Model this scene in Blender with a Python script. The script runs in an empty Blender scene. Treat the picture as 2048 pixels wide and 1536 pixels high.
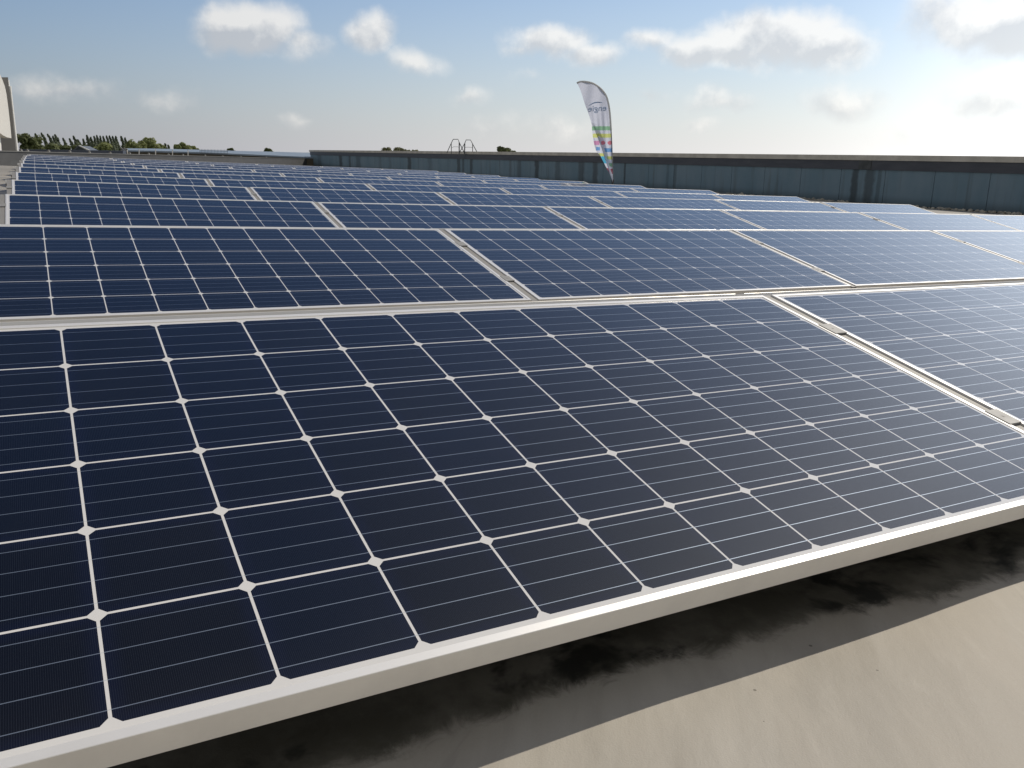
import bpy, bmesh, math, random
import numpy as np
from mathutils import Matrix, Vector, noise

random.seed(7)
sc = bpy.context.scene
COL = sc.collection
R_ = math.radians

# ------------------------------------------------------------------ camera
# The roof frame has X along the panel rows, Y across them and Z off the roof.
F_PX = 1672.83
CAM_R = np.array([0.13476786, -0.76638496, 0.5239973])          # camera in the roof frame
ROT_R = np.array([[0.87276056, -0.4857967, 0.0478598],            # roof frame -> camera (x right, y down, z forward)
                  [-0.08059621, -0.24010163, -0.96739622],
                  [0.48144911, 0.84044796, -0.24870461]])
HOR_Y, HOR_M = 306.0, 0.006                                       # the level horizon, which fixes which way is up
up = ROT_R.T @ np.array([HOR_M * F_PX, -F_PX, HOR_Y - 768.0])
up /= np.linalg.norm(up)
ex = np.array([1.0, 0, 0]); ex -= up * ex.dot(up); ex /= np.linalg.norm(ex)
ey = np.cross(up, ex)
MR = np.array([ex, ey, up])                                       # roof frame -> level world
ROOF = Matrix(MR.tolist()).to_4x4()
CAM = MR @ CAM_R
ROT = ROT_R @ MR.T

cd = bpy.data.cameras.new('camera')
cam = bpy.data.objects.new('camera', cd)
COL.objects.link(cam)
cd.sensor_width = 36.0
cd.lens = F_PX / 2048.0 * 36.0
cd.clip_start, cd.clip_end = 0.02, 20000.0
cam.matrix_world = Matrix.Translation(CAM) @ Matrix(np.array([ROT[0], -ROT[1], -ROT[2]]).T.tolist()).to_4x4()
sc.camera = cam


def ray(x, y):
    d = ROT.T @ np.array([(x - 1024) / F_PX, (y - 768) / F_PX, 1.0])
    return d


def at(x, y, dist):
    """World point at a horizontal distance from the camera, seen in that direction."""
    d = ray(x, y)
    return CAM + d * (dist / math.hypot(d[0], d[1]))


def w2r(p):
    return MR.T @ np.asarray(p)


def r2w(p):
    return MR @ np.asarray(p, float)


# ------------------------------------------------------------------ sun, sky, exposure
SUN_AZ, SUN_EL = 72.0, 45.0
SUN_DIR_R = np.array([math.sin(R_(SUN_AZ)) * math.cos(R_(SUN_EL)), math.cos(R_(SUN_AZ)) * math.cos(R_(SUN_EL)), math.sin(R_(SUN_EL))])
SUN_DIR = MR @ SUN_DIR_R
sl = bpy.data.lights.new('sun', 'SUN')
sl.energy = 3.1
sl.angle = R_(0.53)
sl.color = (1.0, 0.92, 0.79)
sun = bpy.data.objects.new('sun', sl)
COL.objects.link(sun)
sun.rotation_euler = Vector(SUN_DIR).to_track_quat('Z', 'Y').to_euler()

sc.view_settings.view_transform = 'Standard'
sc.view_settings.look = 'None'
sc.view_settings.exposure = 0.0
sc.view_settings.gamma = 1.0


class NT:
    """Small helper for building node graphs out of expressions."""

    def __init__(self, tree):
        self.t = tree

    def n(self, typ, **kw):
        nd = self.t.nodes.new(typ)
        for k, v in kw.items():
            setattr(nd, k, v)
        return nd

    def put(self, sock, v):
        if isinstance(v, bpy.types.NodeSocket):
            self.t.links.new(v, sock)
        else:
            sock.default_value = v

    def m(self, op, a, b=0.0, c=0.0, clamp=False):
        nd = self.n('ShaderNodeMath', operation=op, use_clamp=clamp)
        self.put(nd.inputs[0], a); self.put(nd.inputs[1], b); self.put(nd.inputs[2], c)
        return nd.outputs[0]

    def add(self, a, b): return self.m('ADD', a, b)
    def sub(self, a, b): return self.m('SUBTRACT', a, b)
    def mul(self, a, b): return self.m('MULTIPLY', a, b)
    def div(self, a, b): return self.m('DIVIDE', a, b)
    def lt(self, a, b): return self.m('LESS_THAN', a, b)
    def gt(self, a, b): return self.m('GREATER_THAN', a, b)
    def mx(self, a, b): return self.m('MAXIMUM', a, b)
    def mn(self, a, b): return self.m('MINIMUM', a, b)
    def abs(self, a): return self.m('ABSOLUTE', a)

    def vm(self, op, a, b=(0, 0, 0), out=0):
        nd = self.n('ShaderNodeVectorMath', operation=op)
        self.put(nd.inputs[0], a); self.put(nd.inputs[1], b)
        return nd.outputs['Value'] if op in ('DOT_PRODUCT', 'LENGTH') else nd.outputs[0]

    def vscale(self, a, s):
        nd = self.n('ShaderNodeVectorMath', operation='SCALE')
        self.put(nd.inputs[0], a); self.put(nd.inputs[3], s)
        return nd.outputs[0]

    def xyz(self, v):
        nd = self.n('ShaderNodeSeparateXYZ'); self.put(nd.inputs[0], v)
        return nd.outputs[0], nd.outputs[1], nd.outputs[2]

    def comb(self, x, y, z):
        nd = self.n('ShaderNodeCombineXYZ')
        self.put(nd.inputs[0], x); self.put(nd.inputs[1], y); self.put(nd.inputs[2], z)
        return nd.outputs[0]

    def noise(self, vec, scale, detail=4.0, rough=0.5, dist=0.0):
        nd = self.n('ShaderNodeTexNoise')
        self.put(nd.inputs['Vector'], vec)
        nd.inputs['Scale'].default_value = scale
        nd.inputs['Detail'].default_value = detail
        nd.inputs['Roughness'].default_value = rough
        nd.inputs['Distortion'].default_value = dist
        return nd.outputs[0]

    def sm(self, v, a, b, lo=0.0, hi=1.0):
        nd = self.n('ShaderNodeMapRange', interpolation_type='SMOOTHSTEP')
        self.put(nd.inputs[0], v)
        self.put(nd.inputs[1], a); self.put(nd.inputs[2], b)
        nd.inputs[3].default_value = lo; nd.inputs[4].default_value = hi
        return nd.outputs[0]

    def mix(self, f, a, b, blend='MIX'):
        nd = self.n('ShaderNodeMix', data_type='RGBA', blend_type=blend)
        self.put(nd.inputs[0], f)
        self.put(nd.inputs[6], a if isinstance(a, bpy.types.NodeSocket) else (*a[:3], 1.0))
        self.put(nd.inputs[7], b if isinstance(b, bpy.types.NodeSocket) else (*b[:3], 1.0))
        return nd.outputs[2]

    def bump(self, h, strength=0.3, dist=0.01):
        nd = self.n('ShaderNodeBump')
        nd.inputs['Strength'].default_value = strength
        nd.inputs['Distance'].default_value = dist
        self.put(nd.inputs['Height'], h)
        return nd.outputs[0]


world = bpy.data.worlds.new('World')
sc.world = world
world.use_nodes = True
wt = world.node_tree
wt.nodes.clear()
W = NT(wt)
SKY_S = 0.1
sky = W.n('ShaderNodeTexSky', sky_type='NISHITA')
sky.sun_disc = False
sky.sun_elevation = math.asin(SUN_DIR[2])
sky.sun_rotation = math.atan2(SUN_DIR[0], SUN_DIR[1])
sky.air_density = 1.0
sky.dust_density = 0.35
sky.ozone_density = 2.2
sky.altitude = 20.0
gen = W.n('ShaderNodeTexCoord').outputs['Generated']
vdir = W.vm('NORMALIZE', gen)
vx, vy, vz = W.xyz(vdir)
sunh = Vector((SUN_DIR[0], SUN_DIR[1], 0)).normalized()
cos_s = W.vm('DOT_PRODUCT', vdir, tuple(SUN_DIR))
# summer haze: whitens the low sky, more so on the sun's side
ch = W.mx(W.vm('DOT_PRODUCT', W.vm('NORMALIZE', W.comb(vx, vy, 0.0)), tuple(sunh)), 0.0)
side = W.sm(ch, 0.15, 0.98)
low = W.m('POWER', W.m('SUBTRACT', 1.0, W.mx(vz, 0.0), clamp=True), 6.2)
haze_f = W.m('MULTIPLY', low, 0.97, clamp=True)
hz_b = W.add(W.add(3.0, W.mul(W.m('POWER', ch, 1.5), 6.3)), W.mul(W.m('POWER', ch, 22.0), 5.0))
haze_c = W.vm('MULTIPLY', W.comb(hz_b, hz_b, hz_b), W.mix(side, (.975, .98, 1.075), (1.015, .998, .985)))
base = W.mix(haze_f, W.vm('MULTIPLY', sky.outputs[0], W.mix(W.sm(vz, .22, .58), (.61, .80, .965), (.31, .42, .58))), haze_c)
glow = W.m('POWER', W.mx(cos_s, 0.0), 12.0)
base = W.vm('ADD', base, W.vscale(W.comb(1.0, 1.0, .985), W.add(W.mul(glow, 2.2), W.mul(W.mul(W.m('POWER', ch, 36.0), W.sm(vz, .56, .20)), 7.0))))

# clouds: fields of noise gathered round the directions where the cumulus stand
CLOUDS = [  # px, py, half width, half height, weight
    (505, 62, 125, 62, 1.0), (450, 45, 60, 40, .9), (600, 95, 70, 45, .55), (745, 65, 62, 50, .85), (838, 122, 75, 38, .6),
    (1095, 82, 110, 48, 1.0), (1180, 108, 85, 34, .9), (1045, 100, 55, 30, .6),
    (1560, 66, 190, 62, 1.1), (1440, 92, 150, 40, .95), (1660, 95, 110, 45, 1.0), (1300, 78, 60, 28, .6),
    (1940, 36, 150, 70, 1.1), (2060, 60, 120, 80, 1.1),
    (120, 178, 150, 40, .6), (325, 195, 70, 32, .5), (920, 195, 62, 28, .5), (602, 243, 42, 20, .42),
    (1065, 155, 60, 24, .35), (1125, 252, 120, 42, .55), (950, 268, 90, 34, .45), (1440, 205, 95, 34, .55),
    (1310, 187, 55, 24, .5), (1690, 198, 100, 46, .75), (1400, 255, 52, 24, .5), (1990, 215, 130, 60, .8), (1830, 265, 140, 40, .5)]
warp = W.n('ShaderNodeTexNoise')
W.put(warp.inputs['Vector'], vdir); warp.inputs['Scale'].default_value = 14.0; warp.inputs['Detail'].default_value = 5.0
wv = W.vm('ADD', vdir, W.vscale(W.vm('SUBTRACT', warp.outputs[1], (.5, .5, .5)), 0.045))
field = None
lowpart = None
for (px, py, hw, hh, wgt) in CLOUDS:
    d = Vector(ray(px, py)).normalized()
    r = d.cross(Vector((0, 0, 1))).normalized()
    u = r.cross(d)
    a = W.vm('DOT_PRODUCT', wv, tuple(r * (F_PX / hw)))
    b = W.vm('DOT_PRODUCT', wv, tuple(u * (F_PX / hh)))
    c = W.vm('DOT_PRODUCT', wv, tuple(d))
    q = W.m('SQRT', W.add(W.mul(a, a), W.mul(b, b)))
    e = W.mul(W.sub(1.0, q), wgt)
    e = W.sub(e, W.mul(W.lt(c, 0.2), 9.0))
    wl = W.mul(W.mx(e, 0.0), b)
    field = e if field is None else W.mx(field, e)
    lowpart = wl if lowpart is None else W.add(lowpart, wl)
n1 = W.noise(vdir, 13.0, 8.0, 0.58)
n2 = W.noise(W.vm('ADD', vdir, tuple(np.array(SUN_DIR) * 0.012 + np.array((0, 0, .012)))), 13.0, 8.0, 0.58)
dens = W.add(field, W.mul(W.sub(n1, 0.5), 1.15))
alpha = W.mul(W.sm(dens, 0.05, 0.66), W.sub(1.0, W.mul(low, .45)))
lit = W.m('ADD', W.mul(W.sub(n1, n2), 4.6), W.add(0.50, W.mul(lowpart, 2.4)), clamp=True)
cshade = W.mix(side, (4.7, 4.8, 5.05), (6.9, 6.95, 7.05))
clit = W.mix(side, (8.4, 8.1, 7.65), (10.6, 10.3, 9.8))
ccol = W.mix(lit, cshade, clit)
skyc = W.mix(W.mul(alpha, 0.93), base, ccol)
# unseen cloud cover added behind the viewer, as neutral fill for the shadows
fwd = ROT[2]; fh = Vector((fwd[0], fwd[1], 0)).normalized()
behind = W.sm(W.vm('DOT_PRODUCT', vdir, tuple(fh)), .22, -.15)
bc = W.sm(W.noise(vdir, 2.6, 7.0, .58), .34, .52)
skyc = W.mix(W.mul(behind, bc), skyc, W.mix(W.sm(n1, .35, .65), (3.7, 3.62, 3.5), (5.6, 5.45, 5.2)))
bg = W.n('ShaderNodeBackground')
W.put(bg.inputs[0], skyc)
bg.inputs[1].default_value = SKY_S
wo = W.n('ShaderNodeOutputWorld')
wt.links.new(bg.outputs[0], wo.inputs[0])
world.cycles.sampling_method = 'MANUAL'
world.cycles.sample_map_resolution = 512


# ------------------------------------------------------------------ helpers
def tag(o, label=None, cat=None, group=None, kind=None):
    if label: o['label'] = label
    if cat: o['category'] = cat
    if group: o['group'] = group
    if kind: o['kind'] = kind
    return o


class MB:
    """Collects shapes and links them as one mesh object."""

    def __init__(self):
        self.bm = bmesh.new()

    def poly(self, pts, mi=0):
        vs = [self.bm.verts.new(p) for p in pts]
        f = self.bm.faces.new(vs); f.material_index = mi
        return f

    def box(self, lo, hi, mat=None, mi=0):
        (x0, y0, z0), (x1, y1, z1) = lo, hi
        P = [Vector(p) for p in ((x0, y0, z0), (x1, y0, z0), (x1, y1, z0), (x0, y1, z0), (x0, y0, z1), (x1, y0, z1), (x1, y1, z1), (x0, y1, z1))]
        if mat is not None: P = [mat @ p for p in P]
        v = [self.bm.verts.new(p) for p in P]
        for f in ((3, 2, 1, 0), (4, 5, 6, 7), (0, 1, 5, 4), (1, 2, 6, 5), (2, 3, 7, 6), (3, 0, 4, 7)):
            self.bm.faces.new([v[i] for i in f]).material_index = mi
        return self

    def tube(self, pts, rad, seg=8, taper=None):
        pts = [Vector(p) for p in pts]
        rings = []
        for i, p in enumerate(pts):
            t = (pts[min(i + 1, len(pts) - 1)] - pts[max(i - 1, 0)]).normalized()
            a = t.orthogonal().normalized() if i == 0 else (a - t * a.dot(t)).normalized()
            b = t.cross(a)
            r = rad if taper is None else taper[i]
            rings.append([self.bm.verts.new(p + (a * math.cos(k * 2 * math.pi / seg) + b * math.sin(k * 2 * math.pi / seg)) * r) for k in range(seg)])
        for A, B in zip(rings, rings[1:]):
            for k in range(seg):
                self.bm.faces.new((A[k], A[(k + 1) % seg], B[(k + 1) % seg], B[k]))
        self.bm.faces.new(rings[0][::-1]); self.bm.faces.new(rings[-1])
        return self

    def sheet(self, outline, depth_vec):
        """An outline extruded along a vector."""
        d = Vector(depth_vec)
        A = [self.bm.verts.new(Vector(p)) for p in outline]
        B = [self.bm.verts.new(Vector(p) + d) for p in outline]
        self.bm.faces.new(A); self.bm.faces.new(B[::-1])
        n = len(A)
        for i in range(n):
            self.bm.faces.new((A[i], B[i], B[(i + 1) % n], A[(i + 1) % n]))
        return self

    def mesh(self, name, mats, smooth=False, normals=True):
        if normals: bmesh.ops.recalc_face_normals(self.bm, faces=self.bm.faces)
        me = bpy.data.meshes.new(name)
        self.bm.to_mesh(me); self.bm.free()
        for m in (mats if isinstance(mats, (list, tuple)) else [mats]): me.materials.append(m)
        if smooth:
            for p in me.polygons: p.use_smooth = True
        return me

    def build(self, name, mats, parent=None, smooth=False, normals=True):
        return link(name, self.mesh(name, mats, smooth, normals), parent)


def link(name, me, parent=None, mat=None):
    o = bpy.data.objects.new(name, me)
    COL.objects.link(o)
    if parent: o.parent = parent
    if mat is not None: o.matrix_local = mat
    return o


def empty(name, mat=None):
    o = bpy.data.objects.new(name, None)
    o.empty_display_size = 0.1
    COL.objects.link(o)
    if mat is not None: o.matrix_world = mat
    return o


def copy_tree(o, mat, parent=None):
    c = o.copy(); COL.objects.link(c)
    if parent: c.parent = parent; c.matrix_parent_inverse = o.matrix_parent_inverse.copy()
    else: c.matrix_world = mat
    for ch in o.children: copy_tree(ch, None, c)
    return c


def material(name, rough=0.6, metal=0.0, spec=0.5, color=None):
    m = bpy.data.materials.new(name); m.use_nodes = True
    T = NT(m.node_tree)
    b = m.node_tree.nodes['Principled BSDF']
    b.inputs['Roughness'].default_value = rough
    b.inputs['Metallic'].default_value = metal
    b.inputs['Specular IOR Level'].default_value = spec
    if color: b.inputs['Base Color'].default_value = (*color, 1)
    return m, T, b


def simple(name, c1, c2, scale, rough=0.7, metal=0.0, bump=0.0, stretch=(1, 1, 1), detail=5.0):
    m, T, b = material(name, rough, metal)
    co = T.n('ShaderNodeTexCoord').outputs['Object']
    co = T.vm('MULTIPLY', co, stretch)
    nz = T.noise(co, scale, detail, 0.6)
    T.put(b.inputs['Base Color'], T.mix(T.sm(nz, .3, .7), c1, c2))
    T.put(b.inputs['Roughness'], T.add(rough - .08, T.mul(nz, .16)))
    if bump: T.put(b.inputs['Normal'], T.bump(nz, bump, .01))
    return m


# ------------------------------------------------------------------ roof surface shape
PU = 0.1587; TILT = R_(12.4167); PITCH = 2.2478; HROOF = 0.13
NROWS, NPAN, PPITCH = 12, 6, 1.98
DZ = [0, 0, .0080, .0219, .0278]
DX = [0, .0004, .0041, .0057, .0107]


def row_z(k):
    if k <= 0: return 0.0
    if k < 4:
        i = int(k); f = k - i
        return DZ[i] * (1 - f) + DZ[i + 1] * f
    if k > 11.6: return DZ[4] + .0068 * 7.6 - .045 * (k - 11.6)
    return DZ[4] + .0068 * (k - 4)


def row_x(k):
    x = DX[k] if k < 5 else DX[4] + .011 * (k - 4)
    return x + (.07 if k == 11 else 0)


def rise(x):
    return .0055 * max(0.0, x - 1.9)


def roof_z(x, y):
    return -HROOF + rise(x) + row_z(y / PITCH)


def on_roof(px, py):
    """World point where that line of sight meets the roof."""
    d = MR.T @ ray(px, py)
    lo, hi = 0.1, 400.0
    for _ in range(80):
        m = (lo + hi) / 2
        p = CAM_R + d * m
        if p[2] > roof_z(p[0], p[1]): lo = m
        else: hi = m
    return MR @ (CAM_R + d * lo)


# ------------------------------------------------------------------ materials
# anodised aluminium
alu, T, b = material('anodised_aluminium', 0.36, 0.32)
co = T.n('ShaderNodeTexCoord').outputs['Object']
nz = T.noise(T.vm('MULTIPLY', co, (3, 3, 3)), 4.0, 6.0, .65)
T.put(b.inputs['Base Color'], T.mix(T.sm(nz, .3, .75), (.86, .84, .80), (.79, .77, .735)))
T.put(b.inputs['Roughness'], T.add(.30, T.mul(nz, .14)))

rail_m = simple('mill_aluminium', (.285, .275, .255), (.235, .225, .21), 9.0, .6, .1, stretch=(8, .6, 1))
clamp_m = simple('clamp_aluminium', (.30, .295, .28), (.25, .245, .235), 20.0, .6, .1)
rubber = simple('black_rubber', (.03, .03, .03), (.045, .045, .045), 20.0, .8)
concrete_block = simple('ballast_concrete', (.30, .29, .27), (.2, .195, .18), 12.0, .9, bump=.3)


def cell_material():
    m, T, b = material('solar_cells_under_glass', 0.4, 0.0, 0.5)
    co = T.n('ShaderNodeTexCoord').outputs['Object']
    x, y, z = T.xyz(co)
    ou = T.n('ShaderNodeObjectInfo').outputs['Random']
    cx = T.div(x, PU); cy = T.div(y, PU)
    dx = T.mul(T.abs(T.sub(T.m('FRACT', cx), .5)), PU)
    dy = T.mul(T.abs(T.sub(T.m('FRACT', cy), .5)), PU)
    hw = PU / 2 - .00175
    inside = T.mul(T.lt(dx, hw), T.lt(dy, hw))
    inside = T.mul(inside, T.lt(T.add(dx, dy), 2 * hw - .0082))
    for s, n in ((cx, 12.0), (cy, 6.0)):
        inside = T.mul(inside, T.mul(T.gt(s, 0.0), T.lt(s, n)))
    onsheet = T.mul(T.mul(T.gt(cx, 0.0), T.lt(cx, 12.0)), T.mul(T.gt(cy, 0.0), T.lt(cy, 6.0)))
    bus = T.lt(T.mul(T.abs(T.sub(T.m('FRACT', T.mul(cy, 4.0)), .5)), PU / 4), .00056)
    bus = T.mul(bus, onsheet)
    fing = T.lt(T.m('FRACT', T.div(x, .0021)), .13)
    # each cell was cut from its own wafer: slightly different darkness and hue
    wn = T.n('ShaderNodeTexWhiteNoise', noise_dimensions='4D')
    T.put(wn.inputs['Vector'], T.comb(T.m('FLOOR', cx), T.m('FLOOR', cy), 0.0)); T.put(wn.inputs['W'], T.mul(ou, 31.7))
    hue = wn.outputs[0]
    c = T.mix(hue, (.0036, .0034, .0038), (.0026, .0038, .0085))
    edge = T.sm(T.mx(dx, dy), hw - .022, hw)
    c = T.mix(T.mul(edge, .6), c, (.0045, .0055, .018))
    c = T.mix(T.mul(fing, .32), c, (.055, .065, .085))
    sheet = T.mix(T.noise(co, 3.0, 4.0), (.66, .645, .62), (.72, .705, .68))
    col = T.mix(inside, sheet, c)
    col = T.mix(T.mul(bus, T.add(.35, T.mul(inside, .5))), col, (.25, .295, .36))
    # dust film, a few droppings and specks
    dn = T.noise(T.vm('ADD', co, T.comb(T.mul(ou, 40.0), 0.0, 0.0)), 5.0, 6.0, .65)
    dust = T.mul(T.sm(dn, .35, .8), .0035)
    foot = T.mul(T.m('POWER', T.m('SUBTRACT', 1.0, T.div(T.mx(T.add(y, .012), 0.0), .10), clamp=True), 2.0), .008)
    col = T.mix(T.add(dust, foot), col, (.55, .52, .47))
    vo = T.n('ShaderNodeTexVoronoi', voronoi_dimensions='3D')
    T.put(vo.inputs['Vector'], T.vm('ADD', co, T.comb(T.mul(ou, 17.0), 0.0, 0.0))); vo.inputs['Scale'].default_value = 9.0
    pick = T.xyz(vo.outputs['Color'])
    speck = T.mul(T.lt(vo.outputs['Distance'], T.mul(pick[1], .022)), T.gt(pick[0], .72))
    col = T.mix(T.mul(speck, .7), col, (.6, .59, .55))
    T.put(b.inputs['Base Color'], col)
    b.inputs['Roughness'].default_value = .5
    b.inputs['Specular IOR Level'].default_value = .04
    b.inputs['Coat Weight'].default_value = 1.0
    b.inputs['Coat IOR'].default_value = 1.55
    T.put(b.inputs['Coat Roughness'], T.add(.05, T.mul(dn, .05)))
    # ribbons stand bright like bare metal, the glass above them stays dielectric
    T.put(b.inputs['Metallic'], T.mul(T.mul(bus, inside), .6))
    return m


cells = cell_material()


# ------------------------------------------------------------------ roof
def roof_material():
    m, T, b = material('roof_coating', .62, 0.0, .4)
    co = T.n('ShaderNodeTexCoord').outputs['Object']
    x, y, z = T.xyz(co)
    st = T.vm('MULTIPLY', co, (1.0, .38, 1.0))
    rot = T.n('ShaderNodeVectorRotate', rotation_type='Z_AXIS'); T.put(rot.inputs['Vector'], co); rot.inputs['Angle'].default_value = R_(35)
    st = T.vm('MULTIPLY', rot.outputs[0], (1.0, .33, 1.0))
    n1 = T.noise(st, 4.2, 8.0, .62, .4)
    n2 = T.noise(st, 22.0, 6.0, .6, .2)
    n3 = T.noise(co, 1.1, 4.0, .5)
    c = T.mix(T.sm(n1, .30, .70), (.275, .254, .216), (.405, .372, .318))
    c = T.mix(T.mul(T.sm(n3, .42, .68), .45), c, (.385, .335, .265))
    c = T.mix(T.mul(T.sm(T.noise(st, 2.2, 6.0, .6, .9), .48, .62), .55), c, (.455, .425, .37))
    c = T.mix(T.mul(T.sm(n2, .54, .74), .35), c, (.44, .405, .345))
    c = T.mix(T.mul(T.sm(T.noise(st, 9.0, 7.0, .7, .9), .57, .72), .40), c, (.205, .19, .160))
    grit = T.noise(co, 420.0, 2.0, .6)
    c = T.mix(T.mul(T.sm(grit, .58, .72), .14), c, (.19, .175, .15))
    c = T.mix(T.mul(T.sm(T.noise(co, 300.0, 2.0, .6), .60, .74), .12), c, (.52, .49, .43))
    vs = T.n('ShaderNodeTexVoronoi'); T.put(vs.inputs['Vector'], co); vs.inputs['Scale'].default_value = 26.0
    vc = T.xyz(vs.outputs['Color'])
    c = T.mix(T.mul(T.mul(T.lt(vs.outputs['Distance'], T.mul(vc[1], .085)), T.gt(vc[0], .80)), .7), c, (.07, .06, .045))
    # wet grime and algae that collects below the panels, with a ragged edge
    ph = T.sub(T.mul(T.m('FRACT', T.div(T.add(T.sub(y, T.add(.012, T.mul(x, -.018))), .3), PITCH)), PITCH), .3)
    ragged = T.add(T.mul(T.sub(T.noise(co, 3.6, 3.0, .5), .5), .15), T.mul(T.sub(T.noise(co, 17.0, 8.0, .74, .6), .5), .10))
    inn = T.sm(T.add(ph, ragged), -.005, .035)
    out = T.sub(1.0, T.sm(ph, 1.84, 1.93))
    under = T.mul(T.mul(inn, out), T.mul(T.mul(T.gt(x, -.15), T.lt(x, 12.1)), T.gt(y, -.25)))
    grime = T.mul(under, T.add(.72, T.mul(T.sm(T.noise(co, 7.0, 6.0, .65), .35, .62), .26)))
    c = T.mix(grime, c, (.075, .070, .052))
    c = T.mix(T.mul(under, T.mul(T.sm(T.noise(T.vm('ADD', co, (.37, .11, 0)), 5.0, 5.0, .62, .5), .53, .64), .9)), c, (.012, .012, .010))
    c = T.mix(T.mul(T.sm(x, 12.0, 14.0), .75), c, (.22, .215, .20))
    # dirt streaks left of the rows
    lf = T.mul(T.lt(x, -.1), T.sm(T.noise(T.vm('MULTIPLY', co, (.15, 1.6, 1.0)), 2.4, 6.0, .6), .42, .62))
    c = T.mix(T.mul(lf, .62), c, (.15, .14, .12))
    T.put(b.inputs['Base Color'], c)
    T.put(b.inputs['Roughness'], T.add(.48, T.mul(n1, .28)))
    h = T.add(T.mul(T.noise(st, 5.0, 3.0, .5, .5), 1.0), T.add(T.mul(n2, .16), T.mul(grit, .04)))
    T.put(b.inputs['Normal'], T.bump(h, .38, .02))
    return m


def axis_lines(a, b, dense):
    """Grid lines: close together inside dense intervals, wide elsewhere."""
    xs = []; x = a
    while x < b:
        xs.append(x)
        step = next((s for lo, hi, s in dense if lo <= x < hi), 1.6)
        x += step
    xs.append(b)
    return xs


XS = axis_lines(-16, 30, [(-.4, 3.2, .03), (3.2, 6, .12), (-2, -.4, .2)])
YS = axis_lines(-5, 78, [(-.55, .35, .025), (-1.6, -.55, .1), (.35, 1.2, .1)])
bm = MB()
grid = []
for yy in YS:
    rowv = []
    for xx in XS:
        dz = 0.0
        w_ = max(0.0, 1 - max(abs(xx - 1.2) - 1.8, 0)) * max(0.0, 1 - max(abs(yy + .1) - .5, 0) * 2)
        if w_ > 0:
            dz = (noise.noise(Vector((xx * 2.1 + 4, yy * 3.0, 1.3))) * .0055 + noise.noise(Vector((xx * 6.5, yy * 6.5, 7.7))) * .0018) * w_
        rowv.append(bm.bm.verts.new((xx, yy, roof_z(xx, yy) + dz)))
    grid.append(rowv)
for j in range(len(YS) - 1):
    for i in range(len(XS) - 1):
        bm.bm.faces.new((grid[j][i], grid[j][i + 1], grid[j + 1][i + 1], grid[j + 1][i]))
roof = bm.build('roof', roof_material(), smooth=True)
roof.matrix_world = ROOF
tag(roof, kind='structure')

# the land below, out to the horizon
m, T, b = material('fields', .95)
co = T.n('ShaderNodeTexCoord').outputs['Object']
c = T.mix(T.sm(T.noise(co, .012, 6.0), .35, .65), (.075, .095, .035), (.16, .15, .075))
c = T.mix(T.sm(T.noise(co, .05, 5.0), .5, .7), c, (.05, .08, .03))
T.put(b.inputs['Base Color'], c)
GZ = -7.2
g = MB()
g.poly([(-9000, -9000, GZ), (9000, -9000, GZ), (9000, 9000, GZ), (-9000, 9000, GZ)])
tag(g.build('ground', m), kind='structure')


# ------------------------------------------------------------------ solar panels
LIP = .0125
MARG = .02


def frame_mesh():
    prof = [(0, -.031), (0, .0010), (.0006, .0016), (LIP - .0006, .0016), (LIP, .0010), (LIP, -.0035), (.0018, -.0035), (.0018, -.0293), (.022, -.0293), (.022, -.031)]
    bm = bmesh.new()
    rings = []
    for d, z in prof:
        x0, y0, x1, y1 = -MARG + d, -MARG + d, 12 * PU + MARG - d, 6 * PU + MARG - d
        rings.append([bm.verts.new(p) for p in ((x0, y0, z), (x1, y0, z), (x1, y1, z), (x0, y1, z))])
    n = len(prof)
    for i in range(n):
        A, B = rings[i], rings[(i + 1) % n]
        for k in range(4):
            bm.faces.new((A[k], A[(k + 1) % 4], B[(k + 1) % 4], B[k]))
    bmesh.ops.recalc_face_normals(bm, faces=bm.faces)
    me = bpy.data.meshes.new('frame'); bm.to_mesh(me); bm.free()
    me.materials.append(alu)
    return me


sheet_back = simple('panel_backsheet', (.62, .62, .62), (.55, .55, .56), 3.0, .6)


def face_mesh():
    b = MB()
    e = MARG - .003
    b.box((-e, -e, -.0034), (12 * PU + e, 6 * PU + e, 0.0))
    for f in b.bm.faces:
        f.material_index = 0 if f.normal.z > .5 or f.calc_center_median().z > -.0005 else 1
    return b.mesh('cell_sheet', [cells, sheet_back])


FRAME, FACE = frame_mesh(), face_mesh()
ORD = ['first', 'second', 'third', 'fourth', 'fifth', 'sixth', 'seventh', 'eighth', 'ninth', 'tenth', 'eleventh', 'twelfth']
ROWN = ['nearest row', 'second row from the camera', 'third row from the camera', 'fourth row from the camera', 'fifth row from the camera',
        'sixth row from the camera', 'sixth row from the far parapet', 'fifth row from the far parapet', 'fourth row from the far parapet',
        'third row from the far parapet', 'next to last row', 'last row by the far parapet']


def row_matrix(k, x, dz=0.0):
    """Roof-frame matrix of a point on row k, following the slight bend of the roof."""
    slope = math.atan(.0055) if x > 1.9 else 0.0
    return Matrix.Translation((x + row_x(k), k * PITCH, row_z(k) + rise(x) + dz)) @ Matrix.Rotation(-slope, 4, 'Y')


def front(k, x):
    rj = random.Random(int(k * 977 + round(x / PPITCH) * 131))
    j = 0 if k < 2 else 1
    J = Matrix.Translation((0, 0, j * rj.uniform(-.002, .002))) @ Matrix.Rotation(R_(j * rj.uniform(-.07, .07)), 4, 'Y')
    return ROOF @ row_matrix(k, x) @ J @ Matrix.Rotation(TILT + R_(j * rj.uniform(-.18, .18)), 4, 'X')


RIDGE_Y = (6 * PU + MARG) * math.cos(TILT)
RIDGE_Z = (6 * PU + MARG) * math.sin(TILT)


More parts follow.
